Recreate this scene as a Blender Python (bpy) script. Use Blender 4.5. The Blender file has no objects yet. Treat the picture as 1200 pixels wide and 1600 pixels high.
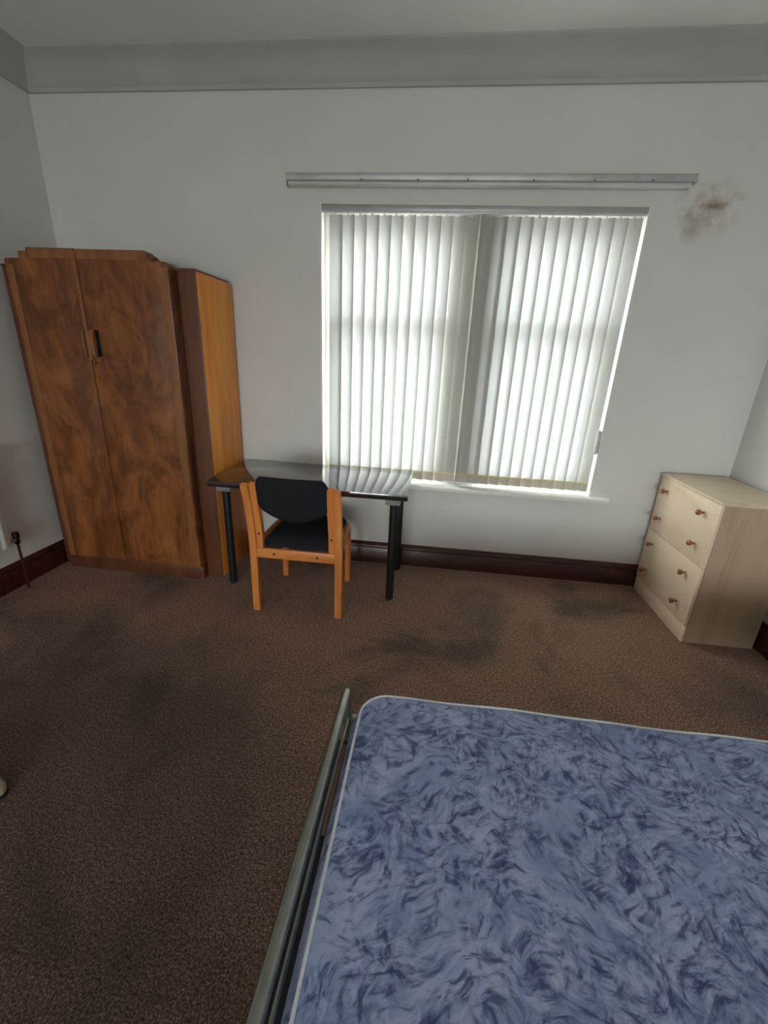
import bpy, bmesh, math, random
from mathutils import Vector, Matrix

random.seed(7)
scene = bpy.context.scene
COL = scene.collection

# ------------------------------------------------------------------ camera
def make_camera():
    cam = bpy.data.cameras.new('camera')
    cam.sensor_fit = 'VERTICAL'
    cam.sensor_height = 24.0
    cam.lens = 672.57 / 1600.0 * 24.0
    cam.clip_start = 0.02
    o = bpy.data.objects.new('camera', cam)
    COL.objects.link(o)
    pitch, roll, yaw = -0.3424, 0.0454, 0.1039
    fwd = Vector((-math.sin(yaw) * math.cos(pitch), math.cos(yaw) * math.cos(pitch), math.sin(pitch)))
    right = Vector((math.cos(yaw), math.sin(yaw), 0))
    up = right.cross(fwd)
    r2 = math.cos(roll) * right + math.sin(roll) * up
    u2 = -math.sin(roll) * right + math.cos(roll) * up
    m = Matrix((r2, u2, -fwd)).transposed().to_4x4()
    m.translation = Vector((2.5388, -2.9573, 1.4666))
    o.matrix_world = m
    scene.camera = o
make_camera()

# ------------------------------------------------------------------ sky and light
SKY = 21.0
EXPOSURE = 0.28
world = bpy.data.worlds.new('overcast_sky')
scene.world = world
world.use_nodes = True
wn = world.node_tree.nodes
wl = world.node_tree.links
wn.clear()
w_out = wn.new('ShaderNodeOutputWorld')
w_bg = wn.new('ShaderNodeBackground')
w_tc = wn.new('ShaderNodeTexCoord')
w_sep = wn.new('ShaderNodeSeparateXYZ')
w_ramp = wn.new('ShaderNodeValToRGB')
w_map = wn.new('ShaderNodeMapRange')
w_map.inputs['From Min'].default_value = -1
w_map.inputs['From Max'].default_value = 1
wl.new(w_tc.outputs['Generated'], w_sep.inputs[0])
wl.new(w_sep.outputs['Z'], w_map.inputs['Value'])
wl.new(w_map.outputs[0], w_ramp.inputs[0])
e = w_ramp.color_ramp.elements
e[0].position = 0.44; e[0].color = (0.45, 0.445, 0.43, 1)
e[1].position = 0.52; e[1].color = (0.985, 0.985, 0.985, 1)
wl.new(w_ramp.outputs[0], w_bg.inputs['Color'])
w_bg.inputs['Strength'].default_value = SKY
wl.new(w_bg.outputs[0], w_out.inputs[0])

def portal(name, loc, rot, sx, sy):
    l = bpy.data.lights.new(name, 'AREA')
    l.shape = 'RECTANGLE'; l.size = sx; l.size_y = sy
    l.cycles.is_portal = True
    o = bpy.data.objects.new(name, l); COL.objects.link(o)
    o.location = loc; o.rotation_euler = rot
portal('daylight_portal', (2.70, 0.31, 1.48), (-math.pi / 2, 0, 0), 1.95, 1.75)
portal('daylight_portal', (2.4, -9.31, 1.20), (math.pi / 2, 0, 0), 3.7, 1.45)  # portal at the added rear window

vs = scene.view_settings
vs.view_transform = 'Standard'
vs.look = 'None'
vs.exposure = EXPOSURE
vs.gamma = 1.0
vs.use_curve_mapping = False

# ------------------------------------------------------------------ material helpers
def srgb(r, g, b):
    f = lambda c: (c / 255 / 12.92) if c / 255 <= 0.04045 else ((c / 255 + 0.055) / 1.055) ** 2.4
    return (f(r), f(g), f(b), 1)

class Mat:
    def __init__(self, name, base=(0.5, 0.5, 0.5, 1), rough=0.5, metal=0.0, spec=0.5):
        self.m = bpy.data.materials.new(name)
        self.m.use_nodes = True
        self.nt = self.m.node_tree
        self.N = self.nt.nodes
        self.L = self.nt.links
        self.b = self.N['Principled BSDF']
        self.out = self.N['Material Output']
        self.b.inputs['Base Color'].default_value = base
        self.b.inputs['Roughness'].default_value = rough
        self.b.inputs['Metallic'].default_value = metal
        self.b.inputs['Specular IOR Level'].default_value = spec
        self.tc = self.N.new('ShaderNodeTexCoord')
    def coord(self, scale=(1, 1, 1), rot=(0, 0, 0), loc=(0, 0, 0), src=None):
        mp = self.N.new('ShaderNodeMapping')
        mp.inputs['Scale'].default_value = scale
        mp.inputs['Rotation'].default_value = rot
        mp.inputs['Location'].default_value = loc
        self.L.new(src if src else self.tc.outputs['Object'], mp.inputs['Vector'])
        return mp.outputs[0]
    def noise(self, vec, scale, detail=4, rough=0.55, dist=0.0):
        n = self.N.new('ShaderNodeTexNoise')
        n.inputs['Scale'].default_value = scale
        n.inputs['Detail'].default_value = detail
        n.inputs['Roughness'].default_value = rough
        n.inputs['Distortion'].default_value = dist
        self.L.new(vec, n.inputs['Vector'])
        return n
    def ramp(self, fac, stops, interp='LINEAR'):
        r = self.N.new('ShaderNodeValToRGB')
        r.color_ramp.interpolation = interp
        el = r.color_ramp.elements
        while len(el) < len(stops):
            el.new(0.5)
        for x, (p, c) in zip(el, stops):
            x.position = p
            x.color = c if len(c) == 4 else (*c, 1)
        self.L.new(fac, r.inputs[0])
        return r.outputs[0]
    def mix(self, fac, a, b, mode='MIX'):
        n = self.N.new('ShaderNodeMix')
        n.data_type = 'RGBA'; n.blend_type = mode
        for s, v in ((n.inputs[0], fac), (n.inputs[6], a), (n.inputs[7], b)):
            if isinstance(v, (int, float)): s.default_value = v
            elif isinstance(v, tuple): s.default_value = v
            else: self.L.new(v, s)
        return n.outputs[2]
    def math(self, op, a, b=None):
        n = self.N.new('ShaderNodeMath'); n.operation = op
        for s, v in ((n.inputs[0], a), (n.inputs[1], b)):
            if v is None: continue
            if isinstance(v, (int, float)): s.default_value = v
            else: self.L.new(v, s)
        return n.outputs[0]
    def color(self, c): self.L.new(c, self.b.inputs['Base Color'])
    def rough(self, c): self.L.new(c, self.b.inputs['Roughness'])
    def bump(self, h, strength=0.3, dist=0.002):
        n = self.N.new('ShaderNodeBump')
        n.inputs['Strength'].default_value = strength
        n.inputs['Distance'].default_value = dist
        self.L.new(h, n.inputs['Height'])
        self.L.new(n.outputs[0], self.b.inputs['Normal'])
    def dist2(self, cx, cz, sx=1.0, sz=1.0, warp=0.0, wscale=8):
        """distance in the x-z plane from (cx, cz), with a warped edge"""
        v = self.tc.outputs['Object']
        if warp:
            n = self.noise(v, wscale, 5, 0.65)
            a = self.N.new('ShaderNodeVectorMath'); a.operation = 'SUBTRACT'
            self.L.new(n.outputs['Color'], a.inputs[0]); a.inputs[1].default_value = (.5, .5, .5)
            s = self.N.new('ShaderNodeVectorMath'); s.operation = 'SCALE'
            self.L.new(a.outputs[0], s.inputs[0]); s.inputs['Scale'].default_value = warp
            t = self.N.new('ShaderNodeVectorMath'); t.operation = 'ADD'
            self.L.new(v, t.inputs[0]); self.L.new(s.outputs[0], t.inputs[1])
            v = t.outputs[0]
        mp = self.coord((sx, 0, sz), (0, 0, 0), (-cx * sx, 0, -cz * sz), v)
        ln = self.N.new('ShaderNodeVectorMath'); ln.operation = 'LENGTH'
        self.L.new(mp, ln.inputs[0])
        return ln.outputs['Value']

# walls: matt off-white emulsion
def wall_material(name, stain=False):
    M = Mat(name, rough=0.75, spec=0.25)
    v = M.tc.outputs['Object']
    n = M.noise(v, 1.1, 4, 0.6)
    c = M.ramp(n.outputs[0], [(0.3, (0.74, 0.735, 0.72)), (0.7, (0.80, 0.80, 0.785))])
    if stain:
        d = M.dist2(3.93, 2.315, 1.0, 1.15, 0.16, 9)
        f1 = M.ramp(d, [(0.03, (0.75, 0.75, 0.75)), (0.19, (0, 0, 0))])
        blot = M.noise(M.coord((1, 1, 1)), 14, 4, 0.6)
        bf = M.ramp(blot.outputs[0], [(0.36, (0, 0, 0)), (0.62, (1, 1, 1))])
        c = M.mix(M.math('MULTIPLY', f1, bf), c, srgb(168, 148, 122))
        d = M.dist2(3.955, 2.325, 0.45, 1.5, 0.05, 16)
        f2 = M.ramp(d, [(0.006, (0.75, 0.75, 0.75)), (0.04, (0, 0, 0))])
        c = M.mix(f2, c, srgb(132, 110, 90))
        d = M.dist2(3.875, 2.225, 0.9, 0.6, 0.08, 14)
        f3 = M.ramp(d, [(0.01, (0.42, 0.42, 0.42)), (0.06, (0, 0, 0))])
        c = M.mix(f3, c, srgb(140, 108, 62))
        for (x, z, r) in ((3.795, 2.222, 0.004), (1.315, 2.262, 0.004)):
            d = M.dist2(x, z)
            f4 = M.ramp(d, [(r * 0.5, (0.8, 0.8, 0.8)), (r, (0, 0, 0))])
            c = M.mix(f4, c, (0.08, 0.06, 0.05, 1))
    M.color(c)
    h = M.noise(v, 130, 3, 0.6)
    h2 = M.noise(v, 5, 3, 0.5)
    M.bump(M.mix(0.7, h.outputs[0], h2.outputs[0]), 0.12, 0.004)
    return M.m

def plain_noise(name, c1, c2, scale=30, rough=0.5, metal=0, bump=0.0, spec=0.5, stretch=(1, 1, 1)):
    M = Mat(name, rough=rough, metal=metal, spec=spec)
    n = M.noise(M.coord(stretch), scale, 5, 0.6)
    M.color(M.ramp(n.outputs[0], [(0.3, c1), (0.7, c2)]))
    if bump:
        M.bump(n.outputs[0], bump, 0.001)
    return M.m

def carpet_material():
    M = Mat('brown_carpet', rough=1.0, spec=0.05)
    v = M.tc.outputs['Object']
    fine = M.noise(v, 210, 3, 0.8)
    mid = M.noise(v, 70, 4, 0.75)
    m = M.mix(0.40, fine.outputs[0], mid.outputs[0])
    spk = M.noise(v, 165, 4, 0.7)
    m = M.mix(0.35, m, M.ramp(spk.outputs[0], [(0.40, (0.22, 0.22, 0.22)), (0.64, (0.82, 0.82, 0.82))]))
    c = M.ramp(m, [(0.34, srgb(46, 31, 25)), (0.46, srgb(146, 108, 88)), (0.55, srgb(212, 169, 145)), (0.65, srgb(255, 236, 218))])
    big = M.noise(M.coord((1, 1, 0)), 1.3, 5, 0.62, 0.6)
    wear = M.ramp(big.outputs[0], [(0.36, (0.42, 0.44, 0.40)), (0.50, (0.85, 0.84, 0.82)), (0.68, (1.0, 0.98, 0.97))])
    c = M.mix(1.0, c, wear, 'MULTIPLY')
    # soiled area on the left with the near floor's shade painted in, and a patch by the chest
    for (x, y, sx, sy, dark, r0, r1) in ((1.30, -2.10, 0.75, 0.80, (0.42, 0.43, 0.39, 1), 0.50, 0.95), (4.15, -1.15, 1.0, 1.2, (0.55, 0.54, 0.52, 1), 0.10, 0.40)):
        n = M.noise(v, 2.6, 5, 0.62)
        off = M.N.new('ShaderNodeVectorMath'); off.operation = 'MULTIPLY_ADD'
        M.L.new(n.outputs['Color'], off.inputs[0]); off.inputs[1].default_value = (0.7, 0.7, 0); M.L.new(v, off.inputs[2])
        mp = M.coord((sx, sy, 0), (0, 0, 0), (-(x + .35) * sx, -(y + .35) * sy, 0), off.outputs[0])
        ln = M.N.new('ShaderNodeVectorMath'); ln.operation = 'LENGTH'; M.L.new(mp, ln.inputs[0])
        soil_shade = M.ramp(ln.outputs['Value'], [(min(r0, .99), dark), (min(r1, 1.0), (1, 1, 1, 1))])
        c = M.mix(1.0, c, soil_shade, 'MULTIPLY')
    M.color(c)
    M.bump(m, 1.0, 0.012)
    M.b.inputs['Sheen Weight'].default_value = 0.15
    M.b.inputs['Sheen Roughness'].default_value = 0.6
    return M.m

def wood_material(name, dark, mid, light, rough=0.35, stretch=(9, 9, 1.0), scale=3.0, figure=0.6, spec=0.5, blotch=None, coat=0.0):
    M = Mat(name, rough=rough, spec=spec)
    v = M.coord(stretch)
    grain = M.noise(v, scale, 6, 0.62, figure)
    fine = M.noise(M.coord((stretch[0] * 6, stretch[1] * 6, stretch[2] * 1.5)), scale * 2, 3, 0.6)
    f = M.mix(0.25, grain.outputs[0], fine.outputs[0])
    c = M.ramp(f, [(0.30, dark), (0.48, mid), (0.70, light)])
    if blotch:
        b = M.noise(M.coord((1.6, 1.6, 0.9)), 3.4, 5, 0.65, 1.3)
        bf = M.ramp(b.outputs[0], [(0.40, blotch), (0.60, (1, 1, 1))])
        c = M.mix(1.0, c, bf, 'MULTIPLY')
    M.color(c)
    M.bump(f, 0.06, 0.001)
    if coat:
        M.b.inputs['Coat Weight'].default_value = coat
        M.b.inputs['Coat Roughness'].default_value = 0.25
    return M.m

def mattress_material():
    M = Mat('blue_marbled_ticking', rough=0.45, spec=0.4)
    v = M.tc.outputs['Object']
    base = M.noise(v, 5.0, 5, 0.65, 0.8)
    c = M.ramp(base.outputs[0], [(0.30, srgb(112, 132, 182)), (0.50, srgb(150, 171, 218)), (0.70, srgb(190, 207, 240))])
    warp = M.noise(v, 3.0, 3, 0.55)
    a = M.N.new('ShaderNodeVectorMath'); a.operation = 'MULTIPLY_ADD'
    M.L.new(warp.outputs['Color'], a.inputs[0])
    a.inputs[1].default_value = (0.22, 0.22, 0.0)
    M.L.new(v, a.inputs[2])
    wv = a.outputs[0]
    for k, (ang, seed) in enumerate(((0.30, 0.0), (1.0, 3.1), (1.75, 6.7), (2.5, 9.4), (2.95, 12.2))):
        rot = M.coord((1, 1, 1), (0, 0, ang), (seed, seed, 0), wv)
        st = M.noise(M.coord((15, 46, 4), (0, 0, 0), (0, 0, 0), rot), 1.3, 4, 0.62, 0.35)
        mask = M.noise(M.coord((1, 1, 1), (0, 0, 0), (seed * 2 + 1, seed, 0)), 9.5, 2, 0.5)
        mf = M.ramp(mask.outputs[0], [(0.45, (0, 0, 0)), (0.55, (1, 1, 1))])
        dk = M.ramp(st.outputs[0], [(0.53, (0, 0, 0)), (0.64, (0.85, 0.85, 0.85))])
        lt = M.ramp(st.outputs[0], [(0.36, (0.5, 0.5, 0.5)), (0.46, (0, 0, 0))])
        c = M.mix(M.math('MULTIPLY', dk, mf), c, srgb(56, 72, 126))
        c = M.mix(M.math('MULTIPLY', lt, mf), c, srgb(200, 215, 244))
    M.color(c)
    weave = M.noise(v, 420, 2, 0.5)
    dim = M.noise(v, 6, 3, 0.5)
    M.bump(M.mix(0.6, weave.outputs[0], dim.outputs[0]), 0.25, 0.003)
    return M.m

def fabric_slat_material():
    M = Mat('cream_blind_fabric')
    M.N.remove(M.b)
    d = M.N.new('ShaderNodeBsdfDiffuse')
    t = M.N.new('ShaderNodeBsdfTranslucent')
    mx = M.N.new('ShaderNodeMixShader')
    n = M.noise(M.coord((260, 260, 14)), 1.0, 3, 0.6)
    c1 = M.ramp(n.outputs[0], [(0.3, (0.74, 0.73, 0.66)), (0.7, (0.82, 0.815, 0.75))])
    c2 = M.ramp(n.outputs[0], [(0.3, (0.150, 0.154, 0.159)), (0.7, (0.168, 0.172, 0.178))])
    M.L.new(c1, d.inputs['Color']); M.L.new(c2, t.inputs['Color'])
    mx.inputs[0].default_value = 0.45
    M.L.new(d.outputs[0], mx.inputs[1]); M.L.new(t.outputs[0], mx.inputs[2])
    M.L.new(mx.outputs[0], M.out.inputs['Surface'])
    return M.m

def glass_material():
    M = Mat('window_glass')
    M.N.remove(M.b)
    tr = M.N.new('ShaderNodeBsdfTransparent'); tr.inputs[0].default_value = (0.93, 0.96, 0.95, 1)
    gl = M.N.new('ShaderNodeBsdfGlossy'); gl.inputs['Roughness'].default_value = 0.02
    mx = M.N.new('ShaderNodeMixShader'); mx.inputs[0].default_value = 0.06
    M.L.new(tr.outputs[0], mx.inputs[1]); M.L.new(gl.outputs[0], mx.inputs[2])
    M.L.new(mx.outputs[0], M.out.inputs['Surface'])
    return M.m

MT = {}
MT['wall'] = wall_material('off_white_emulsion')
MT['wall_stained'] = wall_material('off_white_emulsion_damp', True)
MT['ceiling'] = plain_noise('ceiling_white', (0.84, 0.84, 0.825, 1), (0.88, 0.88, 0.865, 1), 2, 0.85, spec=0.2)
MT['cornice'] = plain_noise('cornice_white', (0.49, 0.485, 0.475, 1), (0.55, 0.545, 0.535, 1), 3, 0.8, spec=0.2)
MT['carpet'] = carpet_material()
MT['gloss_white'] = plain_noise('gloss_white_paint', (0.80, 0.80, 0.77, 1), (0.86, 0.86, 0.83, 1), 6, 0.3)
MT['mahogany'] = wood_material('dark_mahogany_stain', srgb(38, 14, 12), srgb(62, 25, 20), srgb(88, 40, 32), 0.32, (1.2, 9, 9), 3)
MT['glass'] = glass_material()
MT['alu'] = plain_noise('painted_aluminium', srgb(172, 174, 180), srgb(190, 192, 198), 8, 0.38, 0.35)
MT['alu_light'] = plain_noise('aluminium_lip', srgb(205, 206, 206), srgb(222, 222, 222), 8, 0.35, 0.2)
MT['slat'] = fabric_slat_material()
MT['hem'] = plain_noise('slat_hem_fabric', srgb(184, 176, 164), srgb(200, 192, 180), 60, 0.8)
MT['hem_line'] = plain_noise('slat_hem_stitch', srgb(206, 196, 140), srgb(220, 210, 160), 60, 0.8)
MT['white_plastic'] = plain_noise('white_plastic', (0.78, 0.78, 0.78, 1), (0.84, 0.84, 0.84, 1), 20, 0.35)
MT['bracket_grey'] = plain_noise('bracket_grey', srgb(112, 110, 114), srgb(168, 166, 170), 45, 0.35)
MT['grey_plastic'] = plain_noise('grey_plastic', srgb(205, 198, 198), srgb(220, 214, 214), 20, 0.4)
MT['walnut'] = wood_material('figured_walnut_veneer', srgb(100, 58, 32), srgb(140, 84, 46), srgb(172, 108, 60), 0.36, (3.2, 3.2, 1.1), 1.6, 1.4, blotch=(0.52, 0.50, 0.46), coat=0.15)
MT['walnut_band'] = wood_material('walnut_crossband', srgb(112, 70, 42), srgb(142, 92, 54), srgb(164, 110, 66), 0.36, (6, 6, 1.2), 2, 0.6, coat=0.15)
MT['walnut_dark'] = wood_material('walnut_carcass', srgb(72, 42, 28), srgb(98, 58, 38), srgb(122, 74, 48), 0.38, (7, 7, 1.0), 2, 0.8, coat=0.1)
MT['oak_side'] = wood_material('honey_side_veneer', srgb(214, 128, 50), srgb(236, 152, 64), srgb(248, 174, 84), 0.42, (4, 4, 0.5), 2.2, 1.0, spec=0.3)
MT['black_brown'] = plain_noise('black_brown_laminate', srgb(30, 24, 24), srgb(42, 34, 34), 4, 0.12, spec=1.0, stretch=(1, 12, 12))
MT['black_brown'].node_tree.nodes['Principled BSDF'].inputs['Coat Weight'].default_value = 0.7
MT['black_brown'].node_tree.nodes['Principled BSDF'].inputs['Coat IOR'].default_value = 1.55
MT['black_brown'].node_tree.nodes['Principled BSDF'].inputs['Coat Roughness'].default_value = 0.08
MT['black_metal'] = plain_noise('black_powder_coat', srgb(16, 20, 22), srgb(26, 30, 33), 40, 0.42)
MT['zinc'] = plain_noise('zinc_plate', srgb(150, 150, 150), srgb(186, 186, 184), 40, 0.35, 0.8)
MT['beech'] = wood_material('honey_beech', srgb(196, 112, 52), srgb(222, 136, 68), srgb(236, 160, 90), 0.38, (7, 7, 0.7), 2.4, 0.5, coat=0.1)
MT['beech_h'] = wood_material('honey_beech_rail', srgb(196, 112, 52), srgb(222, 136, 68), srgb(236, 160, 90), 0.38, (0.7, 7, 7), 2.4, 0.5, coat=0.1)
MT['beech_y'] = wood_material('honey_beech_side', srgb(196, 112, 52), srgb(222, 136, 68), srgb(236, 160, 90), 0.38, (7, 0.7, 7), 2.4, 0.5, coat=0.1)
MT['black_cloth'] = plain_noise('charcoal_cloth', srgb(24, 27, 32), srgb(42, 46, 53), 260, 0.9, bump=0.3, spec=0.2)
MT['bolt'] = plain_noise('dark_bolt', srgb(22, 18, 16), srgb(34, 28, 26), 60, 0.4, 0.6)
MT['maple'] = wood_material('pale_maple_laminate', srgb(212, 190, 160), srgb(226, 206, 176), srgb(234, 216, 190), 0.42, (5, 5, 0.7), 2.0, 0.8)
MT['maple_y_lit'] = wood_material('maple_front_lit', srgb(232, 206, 174), srgb(244, 221, 191), srgb(248, 230, 204), 0.40, (5, 0.8, 5), 2.0, 0.8)  # front copy of the maple, lightened for the window light on it
MT['maple_shaded'] = wood_material('maple_side_shaded', srgb(168, 144, 120), srgb(184, 160, 136), srgb(196, 174, 150), 0.45, (4, 4, 0.5), 2.0, 0.8)  # side copy of the same maple, its shade put into the colour
MT['knob'] = wood_material('red_brown_knob', srgb(122, 66, 42), srgb(156, 92, 62), srgb(178, 114, 82), 0.28, (20, 20, 20), 2.0, 0.4, coat=0.3)
MT['mattress'] = mattress_material()
MT['tape'] = plain_noise('white_ribbed_tape', srgb(222, 230, 240), srgb(244, 248, 252), 190, 0.55, bump=0.5, stretch=(1, 1, 0.2))
MT['silver'] = plain_noise('silver_tube', srgb(150, 155, 152), srgb(172, 176, 172), 30, 0.26, 0.85)
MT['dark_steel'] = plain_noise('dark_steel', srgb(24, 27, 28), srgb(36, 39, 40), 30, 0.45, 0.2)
MT['pine'] = wood_material('bed_slat_pine', srgb(110, 82, 48), srgb(134, 102, 62), srgb(154, 120, 76), 0.6, (7, 0.8, 7), 2, 0.5)
MT['radiator'] = plain_noise('radiator_enamel', (0.76, 0.78, 0.74, 1), (0.80, 0.82, 0.78, 1), 6, 0.3)
MT['tan'] = plain_noise('tan_suede', srgb(150, 132, 108), srgb(182, 164, 138), 60, 0.9, bump=0.3)
MT['brown_suede'] = plain_noise('brown_lining', srgb(90, 62, 42), srgb(112, 80, 56), 60, 0.9)
MT['rubber'] = plain_noise('black_rubber', srgb(16, 16, 15), srgb(26, 26, 24), 60, 0.7)

# ------------------------------------------------------------------ mesh helpers
def new_bm(): return bmesh.new()

def add_box(bm, x0, x1, y0, y1, z0, z1, bev=0.0, seg=2):
    t = bmesh.new()
    bmesh.ops.create_cube(t, size=1.0)
    for v in t.verts:
        v.co = Vector((x0 + (v.co.x + .5) * (x1 - x0), y0 + (v.co.y + .5) * (y1 - y0), z0 + (v.co.z + .5) * (z1 - z0)))
    if bev:
        bmesh.ops.bevel(t, geom=t.edges[:], offset=bev, segments=seg, profile=0.5, affect='EDGES')
    merge(bm, t)
    return bm

def merge(bm, t):
    me = bpy.data.meshes.new('tmp'); t.to_mesh(me); t.free()
    bm.from_mesh(me); bpy.data.meshes.remove(me)

def box(*a, **k):
    return add_box(new_bm(), *a, **k)

def sweep(bm, pts, r, seg=14, caps=True, sq=None):
    """tube (or rectangular bar with sq=(w,h)) along pts"""
    P = [Vector(p) for p in pts]
    n = len(P)
    if sq:
        w, h = sq[0] / 2, sq[1] / 2; b = min(w, h) * 0.35
        prof = [(w, h - b), (w - b, h), (-w + b, h), (-w, h - b), (-w, -h + b), (-w + b, -h), (w - b, -h), (w, -h + b)]
    else:
        prof = [(r * math.cos(2 * math.pi * k / seg), r * math.sin(2 * math.pi * k / seg)) for k in range(seg)]
    T = []
    for i in range(n):
        a = P[min(i + 1, n - 1)] - P[max(i - 1, 0)]
        T.append(a.normalized())
    ref = Vector((1, 0, 0)) if abs(T[0].x) < 0.9 else Vector((0, 0, 1))
    u = (ref - T[0] * ref.dot(T[0])).normalized()
    rings = []
    for i in range(n):
        u = (u - T[i] * u.dot(T[i])).normalized()
        w_ = T[i].cross(u)
        rings.append([bm.verts.new(P[i] + u * a + w_ * b_) for a, b_ in prof])
    m = len(prof)
    for i in range(n - 1):
        for k in range(m):
            bm.faces.new((rings[i][k], rings[i][(k + 1) % m], rings[i + 1][(k + 1) % m], rings[i + 1][k]))
    if caps:
        bm.faces.new(rings[0][::-1]); bm.faces.new(rings[-1])
    return bm

def arc(c, r, a0, a1, n, plane='yz'):
    out = []
    for i in range(n + 1):
        a = a0 + (a1 - a0) * i / n
        p, q = r * math.cos(a), r * math.sin(a)
        if plane == 'yz': out.append((c[0], c[1] + p, c[2] + q))
        elif plane == 'xz': out.append((c[0] + p, c[1], c[2] + q))
        else: out.append((c[0] + p, c[1] + q, c[2]))
    return out

def lathe(prof, seg=20, axis='z'):
    bm = new_bm(); rings = []
    for r, h in prof:
        ring = []
        for k in range(seg):
            a = 2 * math.pi * k / seg
            p = (r * math.cos(a), r * math.sin(a), h)
            if axis == 'x': p = (p[2], p[0], p[1])
            elif axis == 'y': p = (p[0], p[2], p[1])
            ring.append(bm.verts.new(p))
        rings.append(ring)
    for i in range(len(rings) - 1):
        for k in range(seg):
            bm.faces.new((rings[i][k], rings[i][(k + 1) % seg], rings[i + 1][(k + 1) % seg], rings[i + 1][k]))
    bm.faces.new(rings[0][::-1]); bm.faces.new(rings[-1])
    return bm

def prism(outline, a0, a1, axis='y', bev=0.0, seg=2):
    """outline in the plane across axis: y -> (x,z), x -> (y,z), z -> (x,y)"""
    bm = new_bm()
    def P(p, a):
        return {'y': (p[0], a, p[1]), 'x': (a, p[0], p[1]), 'z': (p[0], p[1], a)}[axis]
    A = [bm.verts.new(P(p, a0)) for p in outline]
    B = [bm.verts.new(P(p, a1)) for p in outline]
    n = len(outline)
    for k in range(n):
        bm.faces.new((A[k], A[(k + 1) % n], B[(k + 1) % n], B[k]))
    fa = bm.faces.new(A[::-1]); fb = bm.faces.new(B)
    bm.normal_update()
    if bev:
        es = [e_ for e_ in bm.edges if (fa in e_.link_faces) or (fb in e_.link_faces)]
        bmesh.ops.bevel(bm, geom=es, offset=bev, segments=seg, profile=0.5, affect='EDGES')
    return bm

def rounded(pts, radii, n=5):
    """round the corners of a 2-D polygon"""
    out = []; m = len(pts)
    for i in range(m):
        r = radii[i] if isinstance(radii, (list, tuple)) else radii
        p = Vector(pts[i])
        if r <= 0:
            out.append(tuple(p)); continue
        a = (Vector(pts[i - 1]) - p); b = (Vector(pts[(i + 1) % m]) - p)
        la, lb = a.length, b.length
        a.normalize(); b.normalize()
        d = min(r, la * .49, lb * .49)
        s, t = p + a * d, p + b * d
        for k in range(n + 1):
            f = k / n
            q = s * (1 - f) ** 2 + p * 2 * f * (1 - f) + t * f * f
            out.append(tuple(q))
    return out

ROOT = {}
def root_loc(o):
    while o.parent: o = o.parent
    return ROOT.get(o.name, Vector((0, 0, 0)))

def obj(name, bm, mat, parent=None, smooth=True, local=False, recalc=True):
    """link bm as one mesh object; vertices are given in room coordinates unless local"""
    if recalc:
        bmesh.ops.recalc_face_normals(bm, faces=bm.faces[:])
    if parent is not None and not local:
        bmesh.ops.translate(bm, verts=bm.verts[:], vec=-root_loc(parent))
    me = bpy.data.meshes.new(name)
    bm.to_mesh(me); bm.free()
    if mat: me.materials.append(MT[mat])
    if smooth:
        for p in me.polygons: p.use_smooth = True
        me.set_sharp_from_angle(angle=math.radians(38))
    o = bpy.data.objects.new(name, me); COL.objects.link(o)
    if parent is not None: o.parent = parent
    return o

def inst(name, mesh, parent, loc, rotz=0.0):
    """another object that shares mesh data, placed in room coordinates under a thing"""
    o = bpy.data.objects.new(name, mesh); COL.objects.link(o)
    o.parent = parent
    o.location = Vector(loc) - root_loc(parent)
    o.rotation_euler = (0, 0, rotz)
    return o

def mesh_of(name, bm, mat, smooth=True):
    bmesh.ops.recalc_face_normals(bm, faces=bm.faces[:])
    me = bpy.data.meshes.new(name); bm.to_mesh(me); bm.free()
    me.materials.append(MT[mat])
    if smooth:
        for p in me.polygons: p.use_smooth = True
        me.set_sharp_from_angle(angle=math.radians(38))
    return me

def thing(name, label, cat, loc, group=None):
    o = bpy.data.objects.new(name, None); COL.objects.link(o)
    o.empty_display_size = 0.1
    o.location = loc
    ROOT[o.name] = Vector(loc)
    o['label'] = label; o['category'] = cat
    if group: o['group'] = group
    return o

def tag(o, label, cat):
    o['label'] = label; o['category'] = cat
    return o

def struct(name, bm, mat, parent=None, smooth=True, label=None):
    o = obj(name, bm, mat, parent, smooth)
    if parent is None: o['kind'] = 'structure'
    if label: o['label'] = label
    return o

# ------------------------------------------------------------------ the room
W, YB, HC = 4.47, -9.00, 3.00          # width, rear wall, ceiling height
WX0, WX1, WZ0, WZ1 = 1.760, 3.642, 0.636, 2.323   # front window opening
RX0, RX1, RZ0, RZ1 = 0.60, 4.20, 0.52, 1.88       # added rear window opening, sized for fill light

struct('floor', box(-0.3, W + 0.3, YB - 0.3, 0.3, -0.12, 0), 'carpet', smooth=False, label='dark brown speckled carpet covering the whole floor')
struct('ceiling', box(-0.3, W + 0.3, YB - 0.3, 0.3, HC, HC + 0.12), 'ceiling', smooth=False, label='plain white ceiling above the cornice')

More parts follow.
